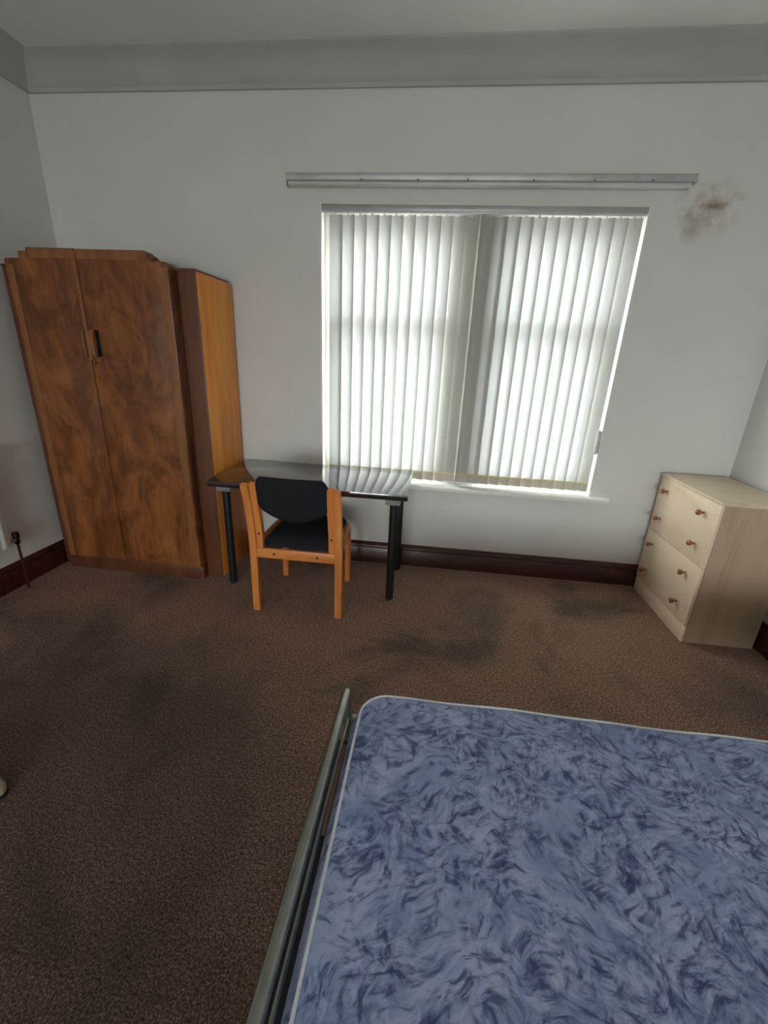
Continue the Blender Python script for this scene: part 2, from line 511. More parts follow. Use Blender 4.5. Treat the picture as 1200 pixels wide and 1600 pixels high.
def holed_wall(y0, y1, x0, x1, z0, z1):
    bm = new_bm()
    xs = (-0.3, x0, x1, W + 0.3); zs = (0, z0, z1, HC)
    V = {}
    for j, y in enumerate((y0, y1)):
        for a, x in enumerate(xs):
            for b, z in enumerate(zs):
                V[a, b, j] = bm.verts.new((x, y, z))
    for a in range(3):
        for b in range(3):
            if (a, b) == (1, 1): continue
            for j in (0, 1):
                bm.faces.new((V[a, b, j], V[a + 1, b, j], V[a + 1, b + 1, j], V[a, b + 1, j]))
    for (p, q) in (((1, 1), (2, 1)), ((2, 1), (2, 2)), ((2, 2), (1, 2)), ((1, 2), (1, 1))):
        bm.faces.new((V[p[0], p[1], 0], V[q[0], q[1], 0], V[q[0], q[1], 1], V[p[0], p[1], 1]))
    ring = [(a, 0) for a in range(3)] + [(3, b) for b in range(3)] + [(a, 3) for a in (3, 2, 1)] + [(0, b) for b in (3, 2, 1)]
    for i in range(len(ring)):
        p, q = ring[i], ring[(i + 1) % len(ring)]
        bm.faces.new((V[p[0], p[1], 0], V[q[0], q[1], 0], V[q[0], q[1], 1], V[p[0], p[1], 1]))
    return bm

struct('wall_back', holed_wall(0, 0.30, WX0, WX1, WZ0, WZ1), 'wall_stained', smooth=False, label='off-white wall with the blind-covered window and a brown damp stain')
struct('wall_rear', holed_wall(YB - 0.30, YB, RX0, RX1, RZ0, RZ1), 'wall', smooth=False)
struct('wall_left', box(-0.3, 0, YB, 0, 0, HC), 'wall', smooth=False, label='off-white wall beside the wardrobe')
struct('wall_right', box(W, W + 0.3, YB, 0, 0, HC), 'wall', smooth=False, label='off-white wall behind the chest of drawers')

# white window reveal lining
def lining():
    bm = new_bm()
    add_box(bm, WX0, WX0 + 0.012, 0.001, 0.14, WZ0, WZ1)
    add_box(bm, WX1 - 0.012, WX1, 0.001, 0.14, WZ0, WZ1)
    add_box(bm, WX0 + .012, WX1 - .012, 0.001, 0.14, WZ1 - 0.006, WZ1)
    return bm
struct('trim_1', lining(), 'gloss_white', smooth=False, label='white painted window reveal')
sill = prism(rounded([(0.15, WZ0 - 0.004), (0.15, WZ0 + 0.008), (-0.075, WZ0 + 0.008), (-0.075, WZ0 - 0.026), (0.0, WZ0 - 0.026), (0.0, WZ0 - 0.004)], [0, 0, .012, .008, 0, 0]), WX0 - 0.10, WX1 + 0.10, 'x')
struct('trim_2', sill, 'gloss_white', label='white painted window sill board')

# cornice: plain cove with picture-rail line, mitred on each wall
def cornice(side):
    prof = [(0.0, HC - 0.148), (0.014, HC - 0.148), (0.016, HC - 0.128), (0.024, HC - 0.122), (0.034, HC - 0.092), (0.062, HC - 0.050),
            (0.100, HC - 0.024), (0.128, HC - 0.014), (0.136, HC - 0.006), (0.136, HC), (0.0, HC)]
    bm = new_bm(); A = []; B = []
    for d, z in prof:
        if side == 'back': a, b = (d, -d, z), (W - d, -d, z)
        elif side == 'left': a, b = (d, YB + d, z), (d, -d, z)
        elif side == 'right': a, b = (W - d, YB + d, z), (W - d, -d, z)
        else: a, b = (d, YB + d, z), (W - d, YB + d, z)
        A.append(bm.verts.new(a)); B.append(bm.verts.new(b))
    n = len(prof)
    for k in range(n):
        bm.faces.new((A[k], A[(k + 1) % n], B[(k + 1) % n], B[k]))
    bm.faces.new(A); bm.faces.new(B[::-1])
    return bm
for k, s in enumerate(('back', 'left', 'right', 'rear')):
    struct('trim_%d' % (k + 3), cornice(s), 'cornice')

def baseboard(side):
    h, t = 0.165, 0.015
    prof = [(0, 0), (t, 0), (t, h - 0.05), (t - .004, h - 0.042), (t + .004, h - 0.034), (t + .002, h - 0.018), (t - .008, h - 0.008), (t - .012, h), (0, h)]
    bm = new_bm(); A = []; B = []
    for d, z in prof:
        if side == 'back': a, b = (d, -d, z), (W - d, -d, z)
        elif side == 'left': a, b = (d, YB + d, z), (d, -d, z)
        elif side == 'right': a, b = (W - d, YB + d, z), (W - d, -d, z)
        else: a, b = (d, YB + d, z), (W - d, YB + d, z)
        A.append(bm.verts.new(a)); B.append(bm.verts.new(b))
    n = len(prof)
    for k in range(n):
        bm.faces.new((A[k], A[(k + 1) % n], B[(k + 1) % n], B[k]))
    bm.faces.new(A); bm.faces.new(B[::-1])
    return bm
for s in ('back', 'left', 'right', 'rear'):
    struct('baseboard_' + s, baseboard(s), 'mahogany')

# ------------------------------------------------------------------ windows
def sash_window(name, x0, x1, z0, z1, ya, yb, piers, rail_z, label):
    """box frame between ya (room) and yb (outside), wide piers, two sashes per bay"""
    o = bpy.data.objects.new(name, None); COL.objects.link(o)
    o.location = ((x0 + x1) / 2, ya, z0); ROOT[o.name] = Vector(o.location)
    o['kind'] = 'structure'; o['label'] = label
    f = new_bm(); ft = 0.055
    add_box(f, x0, x0 + ft, ya, yb, z0, z1)
    add_box(f, x1 - ft, x1, ya, yb, z0, z1)
    add_box(f, x0 + ft, x1 - ft, ya, yb, z1 - 0.075, z1)
    add_box(f, x0 + ft, x1 - ft, ya, yb, z0, z0 + 0.05)
    for p0, p1 in piers:
        add_box(f, p0, p1, ya - 0.02, yb, z0 + .05, z1 - .075)
    obj('window_frame', f, 'gloss_white', o, smooth=False)
    edges = [x0 + ft]
    for p0, p1 in piers: edges += [p0, p1]
    edges.append(x1 - ft)
    ym = (ya + yb) / 2
    for k in range(0, len(edges), 2):
        a, b = edges[k], edges[k + 1]
        for (lo, hi, y) in ((z0 + 0.05, rail_z + 0.04, ym - 0.042), (rail_z - 0.04, z1 - 0.075, ym + 0.012)):
            s = new_bm(); t = 0.045
            add_box(s, a, a + t, y, y + 0.04, lo, hi)
            add_box(s, b - t, b, y, y + 0.04, lo, hi)
            add_box(s, a + t, b - t, y, y + 0.04, lo, lo + 0.06)
            add_box(s, a + t, b - t, y, y + 0.04, hi - 0.06, hi)
            so = obj('sash', s, 'gloss_white', o, smooth=False)
            obj('pane', box(a + t, b - t, y + 0.018, y + 0.022, lo + .06, hi - .06), 'glass', so, smooth=False)
    return o
sash_window('window_1', WX0 + .012, WX1 - .012, WZ0 + .008, WZ1 - .006, 0.085, 0.205, [(2.60, 2.86)], 1.69, 'pair of white sash windows behind the vertical blind')
sash_window('fill_window', RX0, RX1, RZ0, RZ1, YB - 0.24, YB - 0.12, [(1.75, 1.81), (2.97, 3.03)], 1.20, 'added unseen window behind the viewer for fill light')  # unseen window added to brighten the room from behind

# ------------------------------------------------------------------ vertical blind
def build_blind():
    yc = 0.022
    top = 2.268
    t = thing('vertical_blind', 'cream fabric vertical blind closed across the window, with grey headrail', 'blind', (2.70, yc, 2.28))
    hr = new_bm()
    add_box(hr, WX0 + 0.014, WX1 - 0.014, yc - 0.026, yc + 0.022, 2.284, 2.316, 0.003)
    obj('headrail', hr, 'alu', t)
    obj('headrail_lip', box(WX0 + .016, WX1 - .016, yc - 0.028, yc - 0.020, 2.272, 2.2845, 0.002), 'alu_light', t)
    # one slat, hanging from its own top middle; gently curved cross-section
    w, bot, hem = 0.0905, 0.668, 0.052
    def strip(z0, z1, off, nz):
        bm = new_bm(); nx = 8; rows = []
        for j in range(nz + 1):
            z = z0 + (z1 - z0) * j / nz
            row = []
            for i in range(nx + 1):
                u = i / nx - .5
                row.append((u * w, 0.0015 * (1 - 4 * u * u), z))
            rows.append(row)
        F = [[bm.verts.new((x, y - off, z)) for x, y, z in r] for r in rows]
        B = [[bm.verts.new((x, y + off, z)) for x, y, z in r] for r in rows]
        for j in range(nz):
            for i in range(nx):
                bm.faces.new((F[j][i], F[j][i + 1], F[j + 1][i + 1], F[j + 1][i]))
                bm.faces.new((B[j][i], B[j + 1][i], B[j + 1][i + 1], B[j][i + 1]))
        for j in range(nz):
            bm.faces.new((F[j][0], F[j + 1][0], B[j + 1][0], B[j][0]))
            bm.faces.new((F[j][nx], B[j][nx], B[j + 1][nx], F[j + 1][nx]))
        for i in range(nx):
            bm.faces.new((F[0][i], B[0][i], B[0][i + 1], F[0][i + 1]))
            bm.faces.new((F[nz][i], F[nz][i + 1], B[nz][i + 1], B[nz][i]))
        return bm
    L = top - bot
    def sheet():
        bm = new_bm(); nx = 8; nz = 6; z0, z1 = -(L - hem), 0
        G = [[bm.verts.new(((i / nx - .5) * w, 0.0015 * (1 - 4 * (i / nx - .5) ** 2), z0 + (z1 - z0) * j / nz)) for i in range(nx + 1)] for j in range(nz + 1)]
        for j in range(nz):
            for i in range(nx):
                bm.faces.new((G[j][i], G[j][i + 1], G[j + 1][i + 1], G[j + 1][i]))
        return bm
    m_slat = mesh_of('slat', sheet(), 'slat')
    m_hem = mesh_of('hem_pocket', strip(-L, -(L - hem), 0.0022, 2), 'hem')
    m_stitch = mesh_of('hem_seam', strip(-(L - hem), -(L - hem) + 0.009, 0.0012, 1), 'hem_line')
    hook = new_bm()
    add_box(hook, -0.008, 0.008, -0.003, 0.003, -0.004, 0.006, 0.001)
    add_box(hook, -0.0025, 0.0025, -0.0025, 0.0025, 0.006, 0.020)
    m_hook = mesh_of('carrier_hook', hook, 'white_plastic')
    xs = [1.858 + k * 0.0735 for k in range(12)] + [2.754 + k * 0.0740 for k in range(12)] + [2.710]
    for k, x in enumerate(xs):
        ang = -math.radians((16 if k < 12 else 14) + random.uniform(-2.0, 2.0))
        if k == 6: ang = -math.radians(27)
        if k >= 22: ang = -math.radians(12)
        if k == 24: ang = -math.radians(80)
        s = inst('slat', m_slat, t, (x + random.uniform(-.002, .002), yc, top), ang)
        for nm, me in (('hem_pocket', m_hem), ('hem_seam', m_stitch), ('carrier_hook', m_hook)):
            c = bpy.data.objects.new(nm, me); COL.objects.link(c); c.parent = s
    # bead chains and cord weight at the right-hand reveal
    for dx, dy in ((0.0, -0.014), (0.012, -0.004)):
        bm = new_bm(); n = 8
        sweep(bm, [(WX1 - 0.030 + dx, yc + dy, 2.29 - (2.29 - 1.05) * i / n) for i in range(n + 1)], 0.0018, 8)
        obj('cord', bm, 'white_plastic', t)
    wt = lathe([(0.004, 0.16), (0.011, 0.155), (0.014, 0.145), (0.014, 0.015), (0.011, 0.005), (0.004, 0.0)], 16)
    bmesh.ops.translate(wt, verts=wt.verts[:], vec=(WX1 - 0.026, yc - 0.012, 0.925))
    obj('cord_weight', wt, 'grey_plastic', t)
    # loose ends of the bottom chain drooping over the sill
    for x, dz in ((2.665, 0.03), (2.83, 0.036)):
        bm = new_bm()
        sweep(bm, [(x, yc - .035, .672), (x, yc - .07, .655), (x + .002, -0.085, .643), (x + .003, -0.088, .63), (x + .003, -0.088, .62 - dz)], 0.0016, 6)
        obj('bottom_chain', bm, 'white_plastic', t)
    return t
build_blind()

# ------------------------------------------------------------------ curtain track above the window
def build_track():
    t = thing('curtain_track', 'grey aluminium curtain track fixed to the wall above the blind', 'curtain rail', (2.70, 0, 2.42))
    top = prism([(-0.002, 2.418), (-0.042, 2.418), (-0.046, 2.424), (-0.046, 2.452), (-0.042, 2.456), (-0.002, 2.456)], 1.578, 3.822, 'x')
    obj('rail_body', top, 'alu', t)
    lip = prism(rounded([(-0.004, 2.394), (-0.036, 2.394), (-0.044, 2.404), (-0.040, 2.4178), (-0.004, 2.4178)], .004), 1.584, 3.802, 'x')
    obj('rail_lip', lip, 'alu_light', t)
    for x in (1.574, 3.822):
        obj('end_cap', box(x, x + 0.004, -0.048, -0.001, 2.392 if x < 2 else 2.416, 2.458, 0.001), 'alu_light', t)
    for x in (2.02, 2.34, 2.62, 2.98, 3.30, 3.6):
        bm = lathe([(0.004, -0.001), (0.004, 0.002)], 10, 'y')
        bmesh.ops.translate(bm, verts=bm.verts[:], vec=(x, -0.0475, 2.424))
        obj('screw', bm, 'bolt', t)
build_track()

# ------------------------------------------------------------------ wardrobe
def build_wardrobe():
    t = thing('wardrobe', 'walnut veneer wardrobe with stepped top standing in the left corner', 'wardrobe', (0.60, -0.26, 0))
    x0, x1, yf, yb, H = 0.020, 1.187, -0.455, -0.022, 1.882
    # carcass: flanking columns, back, top and plinth
    seam = 0.530
    lx, rx = 0.105, 1.064
    ft = -0.515                                     # face of the doors
    obj('side_panel', box(x1 - 0.02, x1, yf + 0.006, yb, 0, H - 0.012, 0.002), 'oak_side', t)
    obj('side_panel', box(x0, x0 + 0.02, yf + 0.006, yb, 0, H - 0.012, 0.002), 'walnut_dark', t)
    for a, b in ((x0, lx - 0.012), (rx + 0.012, x1 - 0.001)):
        obj('front_column', prism(rounded([(a, yf + 0.02), (b, yf + 0.02), (b, yf), (a, yf)], [0, 0, .006, .012]), 0.0, H - 0.012, 'z'), 'walnut_dark', t)
    obj('top_board', prism(rounded([(x0, yb), (x1, yb), (x1 + .002, yf - .004), (x0, yf - .004)], [.0, .06, .012, 0]), H - 0.012, H, 'z', 0.003), 'walnut_dark', t)
    obj('back_panel', box(x0 + .02, x1 - .02, yb - 0.008, yb, 0.02, H - 0.012), 'walnut_dark', t, smooth=False)
    obj('carcass_front', box(x0 + .02, x1 - .02, yf + 0.022, yf + 0.04, 0.09, H - 0.012), 'walnut_dark', t, smooth=False)
    obj('plinth', box(lx - 0.012, rx + 0.012, ft + 0.012, yf + 0.03, 0, 0.088, 0.003), 'walnut_dark', t)
    # doors with stepped tops
    zb = 0.092
    L_out = [(seam - 0.002, zb), (seam - 0.002, 1.955), (0.248, 1.955), (0.248, 1.938), (0.198, 1.938), (0.198, 1.902), (lx, 1.902), (lx, zb)]
    R_out = [(seam + 0.002, zb), (rx, zb), (rx, 1.902), (0.968, 1.902), (0.950, 1.912), (0.950, 1.952), (seam + 0.002, 1.952)]
    dl = obj('door', prism(rounded(L_out, [0, 0, .006, 0, .006, 0, .012, 0]), ft, yf + 0.018, 'y', 0.004), 'walnut', t)
    dr = obj('door', prism(rounded(R_out, [0, 0, .022, 0, 0, .026, 0]), ft, yf + 0.018, 'y', 0.004), 'walnut', t)
    # cross-banding, a hair proud of the veneer
    yb0, yb1 = ft - 0.0012, ft + 0.002
    obj('veneer_band', box(lx + 0.012, lx + 0.050, yb0, yb1, zb + .004, 1.872), 'walnut_band', dl, smooth=False)
    obj('veneer_band', box(rx - 0.052, rx - 0.010, yb0, yb1, zb + .004, 1.872), 'walnut_band', dr, smooth=False)
    obj('veneer_band', box(0.262, seam - .004, yb0, yb1, 1.905, 1.949), 'walnut_band', dl, smooth=False)
    obj('veneer_band', box(seam + .004, 0.915, yb0, yb1, 1.903, 1.946), 'walnut_band', dr, smooth=False)
    obj('meeting_strip', prism(rounded([(seam - 0.010, ft), (seam + 0.010, ft), (seam + 0.010, ft - 0.008), (seam - 0.010, ft - 0.008)], [0, 0, .004, .004]), 1.385, 1.945, 'z'), 'walnut_band', dr)
    # a thin pediment board standing behind the doors
    obj('pediment', prism(rounded([(0.22, 1.87), (0.955, 1.87), (0.972, 1.918), (0.945, 1.944), (0.22, 1.944)], [0, 0, .01, .02, .01]), yf + 0.02, yf + 0.034, 'y'), 'walnut_dark', t)
    # grip handles: curved wooden blades, with dark plates standing in for the shade beside them
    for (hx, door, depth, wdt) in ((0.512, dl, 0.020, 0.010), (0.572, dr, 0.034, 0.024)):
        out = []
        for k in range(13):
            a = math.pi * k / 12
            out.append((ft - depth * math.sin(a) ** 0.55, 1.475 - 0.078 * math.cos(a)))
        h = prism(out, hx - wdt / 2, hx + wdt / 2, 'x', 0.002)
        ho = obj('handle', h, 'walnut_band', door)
        obj('handle_shadow_plate', box(hx + wdt / 2, hx + wdt / 2 + (0.006 if door is dl else 0.02), ft - 0.004, ft + .001, 1.405, 1.548, 0.001), 'bolt', ho)
    kh = lathe([(0.006, -0.002), (0.006, 0.002)], 12, 'y')
    bmesh.ops.translate(kh, verts=kh.verts[:], vec=(0.556, ft - 0.001, 1.368))
    obj('keyhole', kh, 'bolt', dr)
build_wardrobe()

# ------------------------------------------------------------------ desk
def build_desk():
    t = thing('desk', 'black-brown rectangular desk on round black legs beneath the window', 'desk', (1.822, -0.315, 0))
    obj('tabletop', box(1.222, 2.427, -0.613, -0.018, 0.700, 0.734, 0.0018), 'black_brown', t)
    for x, y in ((1.285, -0.505), (2.343, -0.520), (1.285, -0.10), (2.352, -0.10)):
        lg = lathe([(0.017, 0.0), (0.021, 0.002), (0.021, 0.008), (0.0205, 0.010), (0.0245, 0.012), (0.0245, 0.648), (0.0245, 0.6499)], 20)
        bmesh.ops.translate(lg, verts=lg.verts[:], vec=(x, y, 0))
        lo = obj('leg', lg, 'black_metal', t)
        pl = new_bm()
        add_box(pl, x - 0.050, x + 0.038, y - 0.034, y + 0.034, 0.650, 0.6999, 0.002)
        obj('leg_bracket', pl, 'bracket_grey', lo)
build_desk()

# ------------------------------------------------------------------ chair
def build_chair():
    t = thing('chair', 'beech side chair with charcoal upholstery pulled up to the desk', 'chair', (1.822, -0.55, 0))
    for s, xr, xf in ((-1, 1.566, 1.592), (1, 2.066, 2.030)):
        # rear leg running up into the leaning back post
        outl = [(-0.800, 0.0), (-0.760, 0.0), (-0.757, 0.20), (-0.756, 0.42), (-0.772, 0.56), (-0.802, 0.70), (-0.828, 0.800),
                (-0.846, 0.812), (-0.868, 0.802), (-0.862, 0.775), (-0.838, 0.70), (-0.812, 0.56), (-0.800, 0.42)]
        obj('leg', prism(outl, xr - 0.021, xr + 0.021, 'x', 0.005), 'beech', t)
        # inner laminated upright that carries the backrest
        xi = xr - s * 0.040
        o2 = [(-0.790, 0.40), (-0.752, 0.40), (-0.754, 0.50), (-0.768, 0.60), (-0.800, 0.72), (-0.820, 0.798), (-0.836, 0.818), (-0.852, 0.806), (-0.832, 0.70), (-0.806, 0.58), (-0.793, 0.50)]
        obj('back_upright', prism(o2, xi - 0.0185, xi + 0.0185, 'x', 0.005), 'beech', t)
        # bent front leg with its side rail
        obj('leg', sweep(new_bm(), [(xf, -0.330, 0), (xf, -0.330, 0.15), (xf, -0.330, 0.34), (xf, -0.334, 0.375), (xf, -0.345, 0.400), (xf, -0.365, 0.418), (xf, -0.40, 0.424)], 0, sq=(0.036, 0.040)), 'beech', t)
        obj('side_rail', sweep(new_bm(), [(xf, -0.395, 0.424), (xf + (xr - xf) * .3, -0.52, 0.420), (xf + (xr - xf) * .55, -0.66, 0.410), (xf + (xr - xf) * .7, -0.760, 0.400)], 0, sq=(0.034, 0.046)), 'beech_y', t)
        b = lathe([(0.006, -0.002), (0.006, 0.004)], 12, 'y')
        bmesh.ops.translate(b, verts=b.verts[:], vec=(xi, -0.793, 0.50))
        obj('bolt', b, 'bolt', t)
    rr = obj('rear_rail', box(1.587, 2.045, -0.796, -0.770, 0.352, 0.412, 0.004), 'beech_h', t)
    obj('front_rail', box(1.610, 2.012, -0.345, -0.322, 0.345, 0.400, 0.004), 'beech_h', t)
    for x in (1.69, 1.944):
        b = lathe([(0.0065, -0.002), (0.0065, 0.003)], 12, 'y')
        bmesh.ops.translate(b, verts=b.verts[:], vec=(x, -0.796, 0.382))
        obj('bolt', b, 'bolt', rr)
    # seat cushion: rounded, domed
    def cushion():
        bm = new_bm(); n = 18; m = 16
        X0, X1, Y0, Y1 = 1.612, 2.030, -0.772, -0.325
        def pt(i, j, top):
            u, v = i / n * 2 - 1, j / m * 2 - 1
            # superellipse mapping for round corners
            k = 0.10
            x = (X0 + X1) / 2 + (X1 - X0) / 2 * u * (1 - k * v ** 8 * abs(u) ** 4 * .6)
            y = (Y0 + Y1) / 2 + (Y1 - Y0) / 2 * v * (1 - k * u ** 8 * abs(v) ** 4 * .6)
            edge = max(abs(u), abs(v))
            dome = 0.046 * (1 - edge ** 6) ** 0.5
            zz = 0.418 + (dome + 0.012 if top else 0)
            zz += 0.012 * (v + 1) / 2
            return (x, y, zz)
        T = [[bm.verts.new(pt(i, j, True)) for i in range(n + 1)] for j in range(m + 1)]
        B = [[bm.verts.new(pt(i, j, False)) for i in range(n + 1)] for j in range(m + 1)]
        for j in range(m):
            for i in range(n):
                bm.faces.new((T[j][i], T[j][i + 1], T[j + 1][i + 1], T[j + 1][i]))
                bm.faces.new((B[j][i], B[j + 1][i], B[j + 1][i + 1], B[j][i + 1]))
        for i in range(n):
            bm.faces.new((B[0][i], B[0][i + 1], T[0][i + 1], T[0][i]))
            bm.faces.new((B[m][i], T[m][i], T[m][i + 1], B[m][i + 1]))
        for j in range(m):
            bm.faces.new((B[j][0], T[j][0], T[j + 1][0], B[j + 1][0]))
            bm.faces.new((B[j][n], B[j + 1][n], T[j + 1][n], T[j][n]))
        return bm
    obj('seat', cushion(), 'black_cloth', t)
    # backrest pad: leaning, gently curved, rounded top corners and dropped lower edge
    def pad():
        bm = new_bm(); n = 28; m = 12
        xa, xb = 1.618, 2.024
        def edge(u):
            a = abs(u)
            zt = 0.858 - 0.055 * max(0.0, (a - 0.80) / 0.20) ** 2.2
            zb = 0.590 + 0.075 * a ** 2.0 + 0.03 * max(0.0, (a - 0.85) / 0.15) ** 2
            return zb, zt
        def P(i, j, side):
            u = i / n * 2 - 1
            zb, zt = edge(u)
            v = j / m
            z = zb + (zt - zb) * v
            yc_ = -0.792 - (z - 0.60) * 0.235 - 0.020 * (1 - u * u) * 0.9
            e_ = max(abs(u), abs(v * 2 - 1))
            th = 0.024 * max(0.0, 1 - e_ ** 7) ** 0.5
            return ((xa + xb) / 2 + (xb - xa) / 2 * u, yc_ + side * th, z)
        F = [[bm.verts.new(P(i, j, -1)) for i in range(n + 1)] for j in range(m + 1)]
        B = [[F[j][i] if (i in (0, n) or j in (0, m)) else bm.verts.new(P(i, j, 1)) for i in range(n + 1)] for j in range(m + 1)]
        for j in range(m):
            for i in range(n):
                bm.faces.new((F[j][i], F[j][i + 1], F[j + 1][i + 1], F[j + 1][i]))
                bm.faces.new((B[j][i], B[j + 1][i], B[j + 1][i + 1], B[j][i + 1]))
        return bm
    obj('backrest', pad(), 'black_cloth', t)
build_chair()

# ------------------------------------------------------------------ chest of drawers
def build_chest():
    t = thing('chest_of_drawers', 'pale maple-effect chest of drawers with brown round knobs in the right corner', 'chest of drawers', (4.24, -0.35, 0))
    xf, xb, y0, y1, H = 4.062, 4.436, -0.672, -0.036, 0.845
    obj('side_panel', box(xf, xb, y0, y0 + 0.016, 0, H - 0.018, 0.001), 'maple_shaded', t)
    obj('side_panel', box(xf, xb, y1 - 0.016, y1, 0, H - 0.018, 0.001), 'maple_shaded', t)
    obj('back_panel', box(xb - 0.006, xb, y0 + .016, y1 - .016, 0.02, H - .018), 'maple_shaded', t, smooth=False)
    obj('top', box(xf - 0.020, xb + 0.004, y0 - 0.004, y1 + 0.004, H - 0.018, H, 0.002), 'maple', t)
    obj('plinth', box(xf - 0.010, xf - 0.0005, y0, y1, 0.0, 0.1005, 0.001), 'maple_y_lit', t)
    kn = lathe([(0.0075, 0.0), (0.0065, -0.010), (0.0075, -0.016), (0.0135, -0.021), (0.0165, -0.028), (0.0155, -0.036), (0.010, -0.041), (0.003, -0.043)], 18, 'x')
    m_knob = mesh_of('knob', kn, 'knob')
    for z0, z1, kz in ((0.108, 0.464, (0.195, 0.382)), (0.468, H - 0.019, (0.566, 0.748))):
        d = obj('drawer', box(xf - 0.017, xf - 0.0005, y0 + 0.002, y1 - 0.002, z0, z1, 0.0012), 'maple_y_lit', t)
        for z in kz:
            for y in (-0.142, -0.545):
                k = bpy.data.objects.new('knob', m_knob); COL.objects.link(k); k.parent = d
                k.location = Vector((xf - 0.016, y, z)) - root_loc(t)
build_chest()

# ------------------------------------------------------------------ bed frame and mattress
def build_bed():
    t = thing('bed_frame', 'silver tubular metal double bed frame under the blue mattress', 'bed frame', (3.35, -2.59, 0))
    xa, xh = 2.338, 4.385
    ya, yb = -1.875, -3.300
    def end(x, top, r, name):
        pts = [(x, ya, 0.0), (x, ya, top - 0.05)] + arc((x, ya - 0.05, top - 0.05), 0.05, 0, math.pi / 2, 6)[1:] \
            + [(x, ya - 0.4, top), (x, yb + 0.4, top)] + arc((x, yb + 0.05, top - 0.05), 0.05, math.pi / 2, math.pi, 6) + [(x, yb, 0.0)]
        return obj(name, sweep(new_bm(), pts, r, 18), 'silver', t)
    end(xa, 0.490, 0.0145, 'footboard_tube')
    end(xh, 0.95, 0.0145, 'headboard_tube')
    for x in (xa + .002, xh):
        obj('lower_rail', sweep(new_bm(), [(x + .001, ya - .012, 0.366), (x + .001, (ya + yb) / 2, 0.366), (x + .001, yb + .012, 0.366)], 0.0055, 14), 'silver', t)
    for z in (0.62, 0.78):
        obj('headboard_rail', sweep(new_bm(), [(xh, ya - .012, z), (xh, yb + .012, z)], 0.010, 14), 'silver', t)
    for y in (ya, yb):
        obj('side_rail', box(xa + 0.012, xh - 0.012, y - 0.013, y + 0.013, 0.318, 0.366, 0.004), 'silver', t)
        for x in (xa, xh):
            f = lathe([(0.018, 0.0), (0.019, 0.004), (0.019, 0.03), (0.016, 0.034)], 16)
            bmesh.ops.translate(f, verts=f.verts[:], vec=(x, y, 0))
            obj('foot_cap', f, 'rubber', t)
    obj('gap_shade_plate', box(xa - 0.026, xa + 0.060, yb + 0.03, ya - 0.03, 0.284, 0.2915), 'dark_steel', t, smooth=False)  # dark plate added to fill the shaded gap beside the mattress and hide carpet
    obj('end_board', box(xa - 0.003, xa + 0.006, ya - 0.33, ya - 0.05, 0.2920, 0.2985, 0.001), 'pine', t)
    m_slat = mesh_of('bed_slat', box(-0.035, 0.035, yb + 0.0135 - (ya + yb) / 2, ya - 0.0135 - (ya + yb) / 2, -0.006, 0.006, 0.001), 'pine')
    for k in range(13):
        inst('bed_slat', m_slat, t, (2.445 + k * 0.155, (ya + yb) / 2, 0.302))
build_bed()

